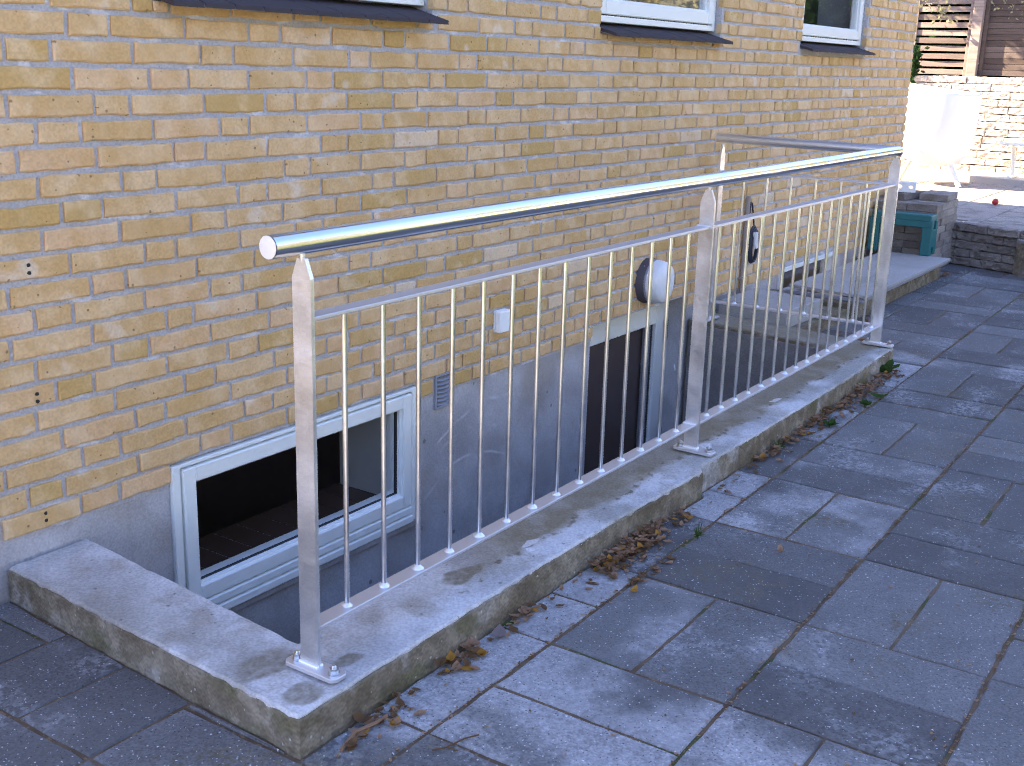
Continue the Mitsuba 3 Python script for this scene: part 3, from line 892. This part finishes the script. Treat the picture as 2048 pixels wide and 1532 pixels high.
# ------------------------------------------------------------------ beyond the railing, in the shade
led = thing('concrete_ledge', 'low concrete ledge against the wall behind the railing, under a grey slab', 'ledge')
obj('body', slab_mesh(Polygon([(4.20, -.003), (4.165, -.52), (4.92, -.55), (4.925, -.003)]), -.05, .070, .004, .001, .06, 11), 'm_kerb_side', led)
cs = seeded('coping_slab', slab_mesh(Polygon([(4.19, -.07), (4.145, -.475), (4.60, -.50), (4.66, -.08)]), .074, .170, .005, .001, .08, 12), 'm_lid', None, (.6, .2))
tag(cs, 'thick pale concrete slab lying on the ledge behind the railing corner', 'slab')
kb = thing('far_light_well', 'second light well kerb of brown concrete, closed by flat boards beside the wall', 'light well')
obj('kerb', cat(bx(4.935, 6.86, -.575, -.43, -.3, .098, .006), bx(4.935, 5.08, -.43, -.003, -.3, .098, .006), bx(6.72, 6.86, -.43, -.003, -.3, .098, .006)), 'm_kerb_side', kb)
bd = thing('cover_board', 'large flat grey board laid over the far light well', 'board')
obj('board', slab_mesh(Polygon([(4.985, -.622), (6.83, -.640), (6.83, -.16), (5.05, -.135)]), .128, .146, .002, .0006, .2, 13), 'm_lid', bd)
obj('metal_edge', cat(bx(4.99, 6.85, -.612, -.590, .100, .122, .002), bx(4.99, 5.01, -.588, -.14, .100, .122, .002)), 'm_vent', bd)
bs = thing('board_strip', 'narrow slotted grey board along the wall behind the large cover board', 'board')
obj('strip', bx(4.99, 6.72, -.128, -.030, .062, .080, .002), 'm_lid', bs)
obj('slot_shade', cat([bx(x, x + .10, -.118, -.112, .0795, .0808) for x in (5.12, 5.45, 5.8, 6.1)]), 'm_hole_shade', bs)  # black bars laid on top for the shade inside the slots

# stack of concrete blocks by the house corner, teal stool in front
LAY = 9
for L in range(LAY):
    z0 = L * .0545
    xs = [6.99, 7.30, 7.585] if L % 2 else [6.99, 7.16, 7.585]
    ys = [-.468, -.25, -.03]
    for i in range(2):
        for j in range(2):
            if i == 1 and j == 1 and L < LAY - 1: continue
            ox, oy = rng.normal(0, .004, 2)
            m = slab_mesh(srotate(sbox(xs[i] + .002 + ox, ys[j] + .002 + oy, xs[i + 1] - .002 + ox, ys[j + 1] - .002 + oy), rng.normal(0, .8)), z0 + .001, z0 + .0525, .003, .0012, .08, 300 + L * 4 + i * 2 + j)
            k = seeded('concrete_block', m, 'm_block')
            if L == LAY - 1:
                tag(k, ['grey concrete block on top of the stack, at its front beside the house corner' if (i, j) == (0, 1) else 'grey concrete block on top of the stack, at its front corner towards the pavement',
                        'grey concrete block on top of the stack, at its rear corner towards the pavement' if (i, j) == (1, 0) else 'grey concrete block on top of the stack, at its rear beside the house corner'][i], 'block')
            else:
                nth = ['lowest', 'second', 'third', 'fourth', 'fifth', 'sixth', 'seventh', 'eighth'][L]
                where = {(0, 0): 'front towards the pavement', (0, 1): 'front beside the house', (1, 0): 'rear towards the pavement'}[(i, j)]
                tag(k, f'grey brown block in the {nth} course of the stack, {where}', 'block', 'concrete blocks stacked by the house corner')
k = seeded('concrete_block', slab_mesh(srotate(sbox(7.12, -.22, 7.50, -.08), -9), LAY * .0545 + .002, LAY * .0545 + .048, .003, .001, .08, 371), 'm_block', None, (.1, .5))
tag(k, 'dark concrete block laid loose and askew across the top of the stack', 'block')
k = seeded('concrete_block', slab_mesh(srotate(sbox(7.26, -.46, 7.585, -.255), 2), LAY * .0545 + .001, LAY * .0545 + .05, .003, .001, .08, 372), 'm_block', None, (.8, .5))
tag(k, 'single grey concrete block standing highest on the pavement side of the stack', 'block')
hb = Polygon([(-.075, 0), (.075, 0), (.075, .075), (-.075, .075)])
for hx in (-.038, .038):
    hb = hb.difference(Polygon([(hx + .017 * math.cos(t), .037 + .017 * math.sin(t)) for t in np.linspace(0, 6.283, 15)[:-1]]))
m = trimesh.creation.extrude_polygon(hb, .10, engine='earcut')
v = m.vertices
m = trimesh.Trimesh(np.c_[7.30 - v[:, 2] * .9 + v[:, 0] * .3, -.14 - v[:, 0] * .95 - v[:, 2] * .2, LAY * .0545 + .052 + v[:, 1]], m.faces, process=False)
if m.volume < 0: m.invert()
tag(obj('hollow_block', m, 'm_white_matt'), 'small white hollow block with round holes lying on the stack by the house corner', 'block')
st = thing('stool', 'teal plastic step stool standing on the cover board before the block stack', 'stool')
sx0, sx1 = 6.80, 6.955
obj('seat', cat(bx(sx0, sx1, -.485, -.06, .385, .432, .008), bx(sx0 - .004, sx0 + .012, -.48, -.065, .345, .39, .004)), 'm_teal', st)
for s, (ya, yb) in enumerate(((-.495, -.425), (-.12, -.05))):
    zz = .147
    leg = [bx(sx0, sx1, ya, yb, .20, .330, .005), bx(sx0, sx0 + .05, ya, yb, zz, .21, .004), bx(sx1 - .05, sx1, ya, yb, zz, .21, .004), bx(sx0, sx0 + .045, ya, yb, .32, .392, .004), bx(sx1 - .045, sx1, ya, yb, .32, .392, .004)]
    obj('leg', cat(leg), 'm_teal', st)

# ------------------------------------------------------------------ raised terrace with retaining wall
ZT = .32
tp = terrace_poly
tm = prism(tp.buffer(-.12), ZT - .5, ZT - .012)
terr = struct(obj('terrace', tm, 'm_paved'), 'raised paved terrace at the far end of the house')
ti = 0
for i in range(12):
    for j in range(9):
        x0, y0 = 6.3 + i * .42 + (.21 if j % 2 else 0), -2.3 + j * .42
        q = srotate(sbox(x0 + .004, y0 + .004, x0 + .416, y0 + .416), 0).intersection(tp.buffer(-.06)).difference(sbox(5, -.52, 7.75, 3))
        if q.is_empty or q.area < .01 or not hasattr(q, 'exterior'): continue
        ti += 1
        seeded('slab', slab_mesh(q.simplify(.001), ZT - .04, ZT + rng.normal(0, .001), .003, .0008, .1, 700 + ti), 'm_block', terr, (.75 + .25 * rng.random(), rng.random()))
ret = thing('retaining_wall', 'low retaining wall of rough grey concrete stones holding the terrace beyond the pavement', 'wall')
rh = ZT / 5
for c in range(5):
    for s in range(len(RET) - 1):
        a, b = np.array(RET[s]), np.array(RET[s + 1])
        L = np.linalg.norm(b - a)
        n = max(1, int(round(L / .30)))
        off = .5 if c % 2 and n > 1 else 0
        cuts = [0] + [min(max((i + off) / n, 0), 1) for i in range(0 if off else 1, n + 1)]
        cuts = sorted(set(cuts + [1]))
        for u0, u1 in zip(cuts[:-1], cuts[1:]):
            if u1 - u0 < .02: continue
            w = (u1 - u0) * L - .004
            m = relief(w, rh - .006, .10, max(3, int(w / .03)), 2, .008, .002, 900 + c * 50 + s * 10 + int(u0 * 9), sag=.002, face=.006)
            dirv = (b - a) / L
            # stones face the pavement: local -y becomes the side away from the terrace
            nrm = np.array([-dirv[1], dirv[0]])
            if (nrm @ (np.array([9.0, 0]) - a)) < 0: nrm = -nrm
            v = m.vertices
            P = a + np.outer(v[:, 0] + .002, dirv) * 1.0 + dirv * (u0 * L) + np.outer(v[:, 1] - (.012 if c == 4 else 0), nrm) + rng.normal(0, .003) * nrm
            mm = trimesh.Trimesh(np.c_[P, v[:, 2] + c * rh + .003], m.faces, process=False)
            seeded('stone', mm, 'm_block', ret, (rng.random() * .6, rng.random()))
sb = thing('step_block', 'squat pale topped concrete block at the right edge, in front of the retaining wall', 'block')
pp = Polygon([(7.36, -.985), (7.10, -1.36), (6.80, -1.16), (7.06, -.78)])
obj('block', slab_mesh(Polygon([(7.365, -.962), (7.235, -1.075), (6.99, -1.62), (7.145, -1.64)]), -.01, .235, .006, .002, .06, 41), 'm_kerb_side', sb)
obj('top', slab_mesh(Polygon([(7.368, -.958), (7.23, -1.074), (6.985, -1.625), (7.15, -1.645)]), .236, .262, .004, .002, .06, 42), 'm_lid', sb)

# upper step, rough stone wall, fence
ZS = .39
up = Polygon([(11.05, -8), (11.05, -.1), (11.40, 1.05), (11.7, 2.2), (12, 10), (26, 10), (26, -8)])
obj_up = struct(obj('upper_terrace', slab_mesh(up, ZT - .2, ZS, .006, .003, .15, 51), 'm_paved'), 'upper paved step in front of the rough stone wall')
sw = thing('stone_wall', 'sunlit garden wall of rough split stone in many thin courses', 'wall')
obj('core', bx(11.85, 12.05, -3.5, 4, ZT, 1.36), 'm_stone', sw)
ch = .0775
for c in range(13):
    y = -1.25 - rng.random() * .3
    while y < 2.3:
        w = rng.uniform(.22, .46)
        z = ZS - .005 + c * ch
        near = True
        m = relief(w - .006, ch - .008, .12, max(4, int(w / .035)), 2, .010, .0025, 2000 + c * 40 + int((y + 3) * 10), sag=.004, face=.007)
        v = m.vertices
        mm = trimesh.Trimesh(np.c_[11.76 + v[:, 1] + rng.normal(0, .004), y + w - v[:, 0], z + v[:, 2]], m.faces, process=False)
        seeded('stone', mm, 'm_stone', sw)
        y += w
obj('coping', cat([bx(11.72, 12.06, -3.5 + i * .55, -3.5 + i * .55 + .54, 1.396, 1.43, .008) for i in range(14)]), 'm_stone', sw, uv=None) if False else None


def fence_panel(x, y0, y1, z0, z1, label, pitch, gap, depth, tone, seed):
    fe = thing('wood_fence', label, 'fence', None)
    r = np.random.default_rng(seed)
    n = int((z1 - z0) / pitch)
    for i in range(n):
        z = z0 + i * pitch
        off = depth * (1 if i % 2 else -1)
        m = []
        K = 8
        vs = []
        for q in range(K + 1):
            yy = y0 + (y1 - y0) * q / K
            wv = off * math.sin(math.pi * 2.0 * q / K + .8) + r.normal(0, .001)
            for (dx, dz) in ((0, 0), (0, pitch - gap), (.012, pitch - gap), (.012, 0)):
                vs.append((x + wv + dx, yy, z + dz + r.normal(0, .0008)))
        fc = []
        for q in range(K):
            for e in range(4):
                i0, i1 = q * 4 + e, q * 4 + (e + 1) % 4
                fc += [[i0, i1, i1 + 4], [i0, i1 + 4, i0 + 4]]
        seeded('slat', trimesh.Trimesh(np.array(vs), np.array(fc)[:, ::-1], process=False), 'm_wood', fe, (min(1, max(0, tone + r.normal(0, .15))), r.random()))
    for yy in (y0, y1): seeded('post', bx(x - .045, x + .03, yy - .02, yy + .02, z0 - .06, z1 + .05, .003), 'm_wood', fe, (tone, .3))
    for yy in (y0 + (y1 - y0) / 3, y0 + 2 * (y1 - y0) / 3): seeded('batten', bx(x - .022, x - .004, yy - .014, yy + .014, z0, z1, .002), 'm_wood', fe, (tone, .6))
    return fe


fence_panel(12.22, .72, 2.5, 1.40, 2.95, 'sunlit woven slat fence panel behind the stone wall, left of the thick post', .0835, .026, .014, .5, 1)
fence_panel(12.22, -1.3, .56, 1.40, 2.95, 'brown slat fence panel coloured darker for shade behind the stone wall, at the right edge', .062, .004, .006, .05, 2)  # low tone puts the tree shade into the slat colour
fp = seeded('fence_post', bx(12.10, 12.20, .585, .690, ZT, 3.0, .006), 'm_wood', None, (.6, .4))
tag(fp, 'thick wooden fence post between the two fence panels', 'post')

# white drum, table, red ball
dm = thing('garden_drum', 'large white rounded drum on a slanted leg, glaring in the sun beside the house corner', 'drum')
prof = [(0, 0), (.20, .005), (.32, .05), (.40, .16), (.425, .40), (.425, .76), (.40, .785), (0, .79)]
m = lathe([(r_ * .945, z_ * .945) for r_, z_ in prof], 40)
DX, DY = 10.61, .575
m.apply_translation((DX, DY, .525))
m.vertices[:, 1] += -(m.vertices[:, 2] - .9) * .06
m.vertices[:, 2] += (m.vertices[:, 1] - DY) * .12
obj('body', m, 'm_white_matt', dm, smooth=60)
for q0, q1 in (((-.10, -.22, .565), (-.20, -.37, ZT)), ((.10, .20, .575), (.17, .34, ZT)), ((-.02, .25, .575), (-.11, .40, ZT))):
    obj('leg', tube([(DX + q0[0], DY + q0[1], q0[2]), (DX + q1[0], DY + q1[1], q1[2])], .026, 12), 'm_white', dm, smooth=40)
tb = thing('garden_table', 'white garden table with thin leg before the rough stone wall', 'table')
obj('top', bx(11.05, 11.55, -1.0, .02, .725, .75, .006), 'm_white', tb)
obj('leg', tube([(11.3, -.07, .73), (11.3, -.10, ZS + .02)], .022, 12), 'm_white', tb, smooth=40)
obj('leg', tube([(11.3, -.85, .73), (11.3, -.82, ZS + .02)], .022, 12), 'm_white', tb, smooth=40)
obj('foot', cat(bx(11.1, 11.5, -.12, -.08, ZS, ZS + .025, .005), bx(11.1, 11.5, -.84, -.80, ZS, ZS + .025, .005)), 'm_white', tb)
rb = thing('ball', 'small red ball on the terrace at the edge of the sunlight', 'ball')
m = trimesh.creation.icosphere(subdivisions=3, radius=.028); m.apply_translation((9.05, -.43, ZT + .028))
obj('ball', m, 'm_red', rb, smooth=True)

# ------------------------------------------------------------------ plants
tr = thing('tree', 'small tree with loose yellow green foliage dappling the fence beyond the house', 'tree')
obj('trunk', cat(tube([(12.6, 2.9, .3), (12.5, 2.8, 2.0), (12.1, 2.6, 3.2), (11.6, 2.6, 4.0)], .07, 10), tube([(12.3, 2.65, 2.9), (12.0, 2.2, 3.2), (11.4, 1.7, 3.7)], .035, 8)), 'm_bark', tr, smooth=50)
obj('crown', cat(crown((11.4, 1.75, 3.6), (.5, .85, .55), 5600, .045, 61, 18, .42), crown((11.4, 2.8, 3.95), (.5, .7, .5), 2600, .045, 62, 14, .42)), 'm_leaf_green', tr)
obj('branch_leaves', cat(crown((11.98, .98, 2.0), (.08, .14, .16), 36, .03, 63, 6, .5), crown((12.0, 1.15, 2.2), (.1, .2, .1), 40, .028, 64, 6, .6), crown((12.05, .25, 2.15), (.06, .3, .14), 40, .018, 66, 8, .7)), 'm_leaf_gold', tr)
sh = thing('shrub', 'dark green shrub on the stone wall beside the house corner', 'shrub')
obj('leaves', crown((11.8, 1.16, 1.50), (.16, .12, .19), 420, .030, 65, 9, .55), 'm_leaf_dark', sh)
obj('stem', tube([(11.86, 1.2, 1.3), (11.82, 1.17, 1.55)], .012, 8), 'm_bark', sh)
hd = thing('hedge', 'tall yellow green hedge across the garden, seen only as a reflection in the window panes', 'hedge')
obj('foliage', cat([crown((x, -6.6 + .4 * math.sin(x * 1.7), 1.9 + .5 * math.sin(x * .9) + (.9 if 9 < x < 19 else 0)), (1.3, .8, 2.3), 2600, .075, 80 + i, 16, .5) for i, x in enumerate(np.arange(-7, 21, 1.7))]), 'm_leaf_gold', hd)
hd = thing('hedge', 'unseen dark foliage added to darken the reflection in the farthest window', 'hedge')
obj('foliage', cat([crown((x, -6.6, 2.6), (1.6, 1.0, 3.2), 1800, .11, 180 + i, 16, .5) for i, x in enumerate(np.arange(20.5, 36, 1.9))]), 'm_leaf_dark', hd)  # added foliage, keeps bright sky out of the far pane
hd = thing('hedge', 'dark foliage added behind the slat fence to darken its gaps', 'hedge')
obj('foliage', cat([crown((12.95, y, 1.9), (.35, .9, 1.4), 3600, .075, 220 + i, 16, .5) for i, y in enumerate(np.arange(-2.2, 3.6, .8))]), 'm_leaf_dark', hd)  # added backing that blocks the sky behind the slats
lw = struct(obj('lawn', trimesh.Trimesh(np.array([[-14, -26, -.004], [30, -26, -.004], [30, -3.66, -.004], [-14, -3.66, -.004]]), [[0, 1, 2], [0, 2, 3]], process=False), 'm_lawn'), 'lawn')
pp = struct(obj('path', trimesh.Trimesh(np.array([[-14, -3.64, -.003], [-1.95, -3.64, -.003], [-1.95, -.05, -.003], [-14, -.05, -.003]]), [[0, 1, 2], [0, 2, 3]], process=False), 'm_paved'), 'unseen paved ground beside the house, kept pale to light the railing')  # unseen ground, kept pale to bounce sun on to posts and bars


# ------------------------------------------------------------------ leaves, weeds, twigs
def curl_leaf(x, y, z, s, rot, seed, lift=.4):
    r = np.random.default_rng(seed)
    outline = [(-1, 0), (-.55, .38), (0, .55), (.55, .34), (1, 0), (.55, -.36), (0, -.52), (-.55, -.4)]
    v = [(a * s, b * s + r.normal(0, .04 * s), (lift * (b * b) + lift * .3 * a * a) * s + r.normal(0, .05 * s)) for a, b in outline]
    v += [(-.5 * s, 0, 0), (0, 0, 0), (.5 * s, 0, 0)]
    f = [[0, 8, 1], [1, 8, 9], [1, 9, 2], [2, 9, 3], [3, 9, 10], [3, 10, 4], [4, 10, 5], [5, 10, 9], [5, 9, 6], [6, 9, 7], [7, 9, 8], [7, 8, 0]]
    v = np.array(v); c, si = math.cos(rot), math.sin(rot)
    t = r.normal(0, .32, 2)
    v[:, 2] += np.abs(v[:, 0] * t[0] + v[:, 1] * t[1])
    v = np.c_[x + c * v[:, 0] - si * v[:, 1], y + si * v[:, 0] + c * v[:, 1], z + .002 + v[:, 2] - v[:, 2].min()]
    return trimesh.Trimesh(v, f, process=False)


BIG = [(.04, -1.130, .030, 'm_leaf_brown', 'curled orange brown leaf against the kerb near its front corner'),
       (.548, -1.135, .034, 'm_leaf_pink', 'large pale pinkish leaf leaning on the kerb near the first bars'),
       (.590, -1.150, .022, 'm_leaf_brown', 'brown leaf lying just in front of the pale pinkish leaf'),
       (.608, -1.122, .020, 'm_weed', 'small green leaf next to the pale pinkish leaf'),
       (.372, -1.188, .017, 'm_leaf_tan', 'single pale tan leaf lying flat on the slab before the kerb'),
       (.951, -1.170, .020, 'm_leaf_brown', 'reddish brown leaf lying alone on a slab below the leaf heap'),
       (1.05, -1.130, .026, 'm_weed', 'upright green leaf at the near end of the leaf heap'),
       (1.10, -1.138, .030, 'm_leaf_yellow', 'bright yellow leaf on the near side of the leaf heap'),
       (1.487, -1.508, .017, 'm_leaf_tan', 'small olive tan leaf out in the middle of the pavement'),
       (3.387, -1.215, .045, 'm_weed', 'broad green leaf lying on the pavement past the far leaf heap'),
       (2.255, -1.120, .024, 'm_leaf_yellow', 'yellow brown leaf against the kerb just past the second post')]
for n, (x, y, s, m_, lab) in enumerate(BIG):
    k = obj('fallen_leaf', curl_leaf(x, y, .0, s, rng.random() * 6.28, 500 + n, .55), m_, smooth=False)
    tag(k, lab, 'leaf')
lit = {m_: [] for m_ in ('m_leaf_brown', 'm_leaf_tan', 'm_leaf_yellow')}


def litter(x0, x1, y, n, sy=.03, s=.016, h=.0):
    for _ in range(n):
        x = rng.uniform(x0, x1)
        yy = y - abs(rng.normal(0, sy))
        z = h * max(0, 1 - abs(yy - y) / (2 * sy + 1e-6)) * rng.random()
        m_ = ['m_leaf_brown'] * 8 + ['m_leaf_tan'] * 9 + ['m_leaf_yellow']
        m_ = m_[rng.integers(0, 18)]
        lit[m_].append(curl_leaf(x, yy, z, s * rng.uniform(.45, 1.3), rng.random() * 6.28, int(rng.integers(1e6)), rng.uniform(.3, 1.1)))


litter(.30, .46, -1.118, 26, .025, .019, .015)
litter(.62, .74, -1.118, 18, .02, .016, .012)
litter(1.00, 1.36, -1.122, 190, .046, .0165, .042)
litter(1.36, 1.60, -1.120, 46, .03, .017, .02)
litter(.95, 1.25, -1.25, 16, .03, .016)
litter(2.15, 2.60, -1.115, 46, .025, .018, .02)
litter(2.6, 3.9, -1.115, 250, .032, .017, .030)
litter(-.05, 3.9, -1.118, 130, .025, .011, .005)
litter(-.1, .15, -1.14, 16, .03, .017)
litter(3.95, 4.6, -.60, 26, .12, .024)
litter(4.9, 5.3, -.60, 12, .03, .024)
litter(6.9, 7.1, -.56, 10, .03, .024)
for _ in range(230):
    lit[['m_leaf_brown', 'm_leaf_tan'][rng.integers(0, 2)]].append(curl_leaf(rng.uniform(-.6, 5), rng.uniform(-2.3, -1.1), 0.001, rng.uniform(.003, .008), rng.random() * 6, int(rng.integers(1e6)), .3))
# bits of leaf caught in the long joints
for y in (-1.26, -1.74, -2.205):
    for _ in range(420):
        x = rng.uniform(-.4, 5.2)
        lit[['m_leaf_brown', 'm_leaf_tan'][rng.integers(0, 2)]].append(curl_leaf(x, warp_y(x, y) + rng.normal(0, .005), -.001, rng.uniform(.003, .007), rng.random() * 6, int(rng.integers(1e6)), .3))
for m_, nm in (('m_leaf_brown', 'brown'), ('m_leaf_tan', 'tan'), ('m_leaf_yellow', 'yellow')):
    k = obj('leaf_litter', cat(lit[m_]), m_)
    tag(k, {'brown': 'scattered small brown leaves heaped along the foot of the kerb', 'tan': 'scattered small tan leaves heaped along the foot of the kerb', 'yellow': 'scattered small yellow leaves heaped along the foot of the kerb'}[nm], 'leaves', None, 'stuff')


def weed(x, y, n, s, label):
    w = thing('weed', label, 'weed')
    vs = []
    for i in range(n):
        an = rng.random() * 6.28
        m = curl_leaf(0, 0, 0, s * rng.uniform(.6, 1.2), 0, int(rng.integers(1e6)), .4)
        v = m.vertices; v[:, 0] += s * 1.1
        tilt = rng.uniform(.15, 1.0)
        v2 = np.c_[v[:, 0] * math.cos(tilt) - v[:, 2] * math.sin(tilt), v[:, 1], v[:, 0] * math.sin(tilt) + v[:, 2] * math.cos(tilt)]
        vs.append(trimesh.Trimesh(np.c_[x + math.cos(an) * v2[:, 0] - math.sin(an) * v2[:, 1], y + math.sin(an) * v2[:, 0] + math.cos(an) * v2[:, 1], v2[:, 2] * .8 + .002], m.faces, process=False))
    obj('leaves', cat(vs), 'm_weed', w)
    obj('stem', cat([tube([(x, y, -.004), (x + rng.normal(0, .01), y + rng.normal(0, .01), .03 + .02 * rng.random())], .0012, 5) for _ in range(4)]), 'm_weed', w)


weed(3.86, -1.10, 10, .040, 'green weed sprouting at the kerb end by the corner post')
weed(2.82, -1.19, 8, .022, 'low green weed in the pavement joint halfway along the far half of the kerb')
weed(3.20, -1.215, 7, .022, 'low green weed in the pavement joint beside the broad green leaf')
weed(1.437, -1.262, 7, .014, 'tiny green weed in the joint past the leaf heap')
weed(2.42, -1.13, 6, .018, 'small green weed at the kerb foot past the second post')
tw = obj('twig', tube([(-.07, -1.165, .006), (-.01, -1.15, .012), (.05, -1.16, .010), (.085, -1.158, .008)], .0042, 7), 'm_leaf_tan')
tag(tw, 'pale twig lying at the kerb front corner under the curled leaf', 'twig')
tw = obj('twig', cat(tube([(.045, -1.315, .004), (.07, -1.335, .006), (.12, -1.345, .005), (.15, -1.36, .004)], .0018, 6), tube([(.07, -1.335, .006), (.075, -1.36, .004)], .0014, 6)), 'm_leaf_brown')
tag(tw, 'thin forked brown twig on the slab in the foreground', 'twig')
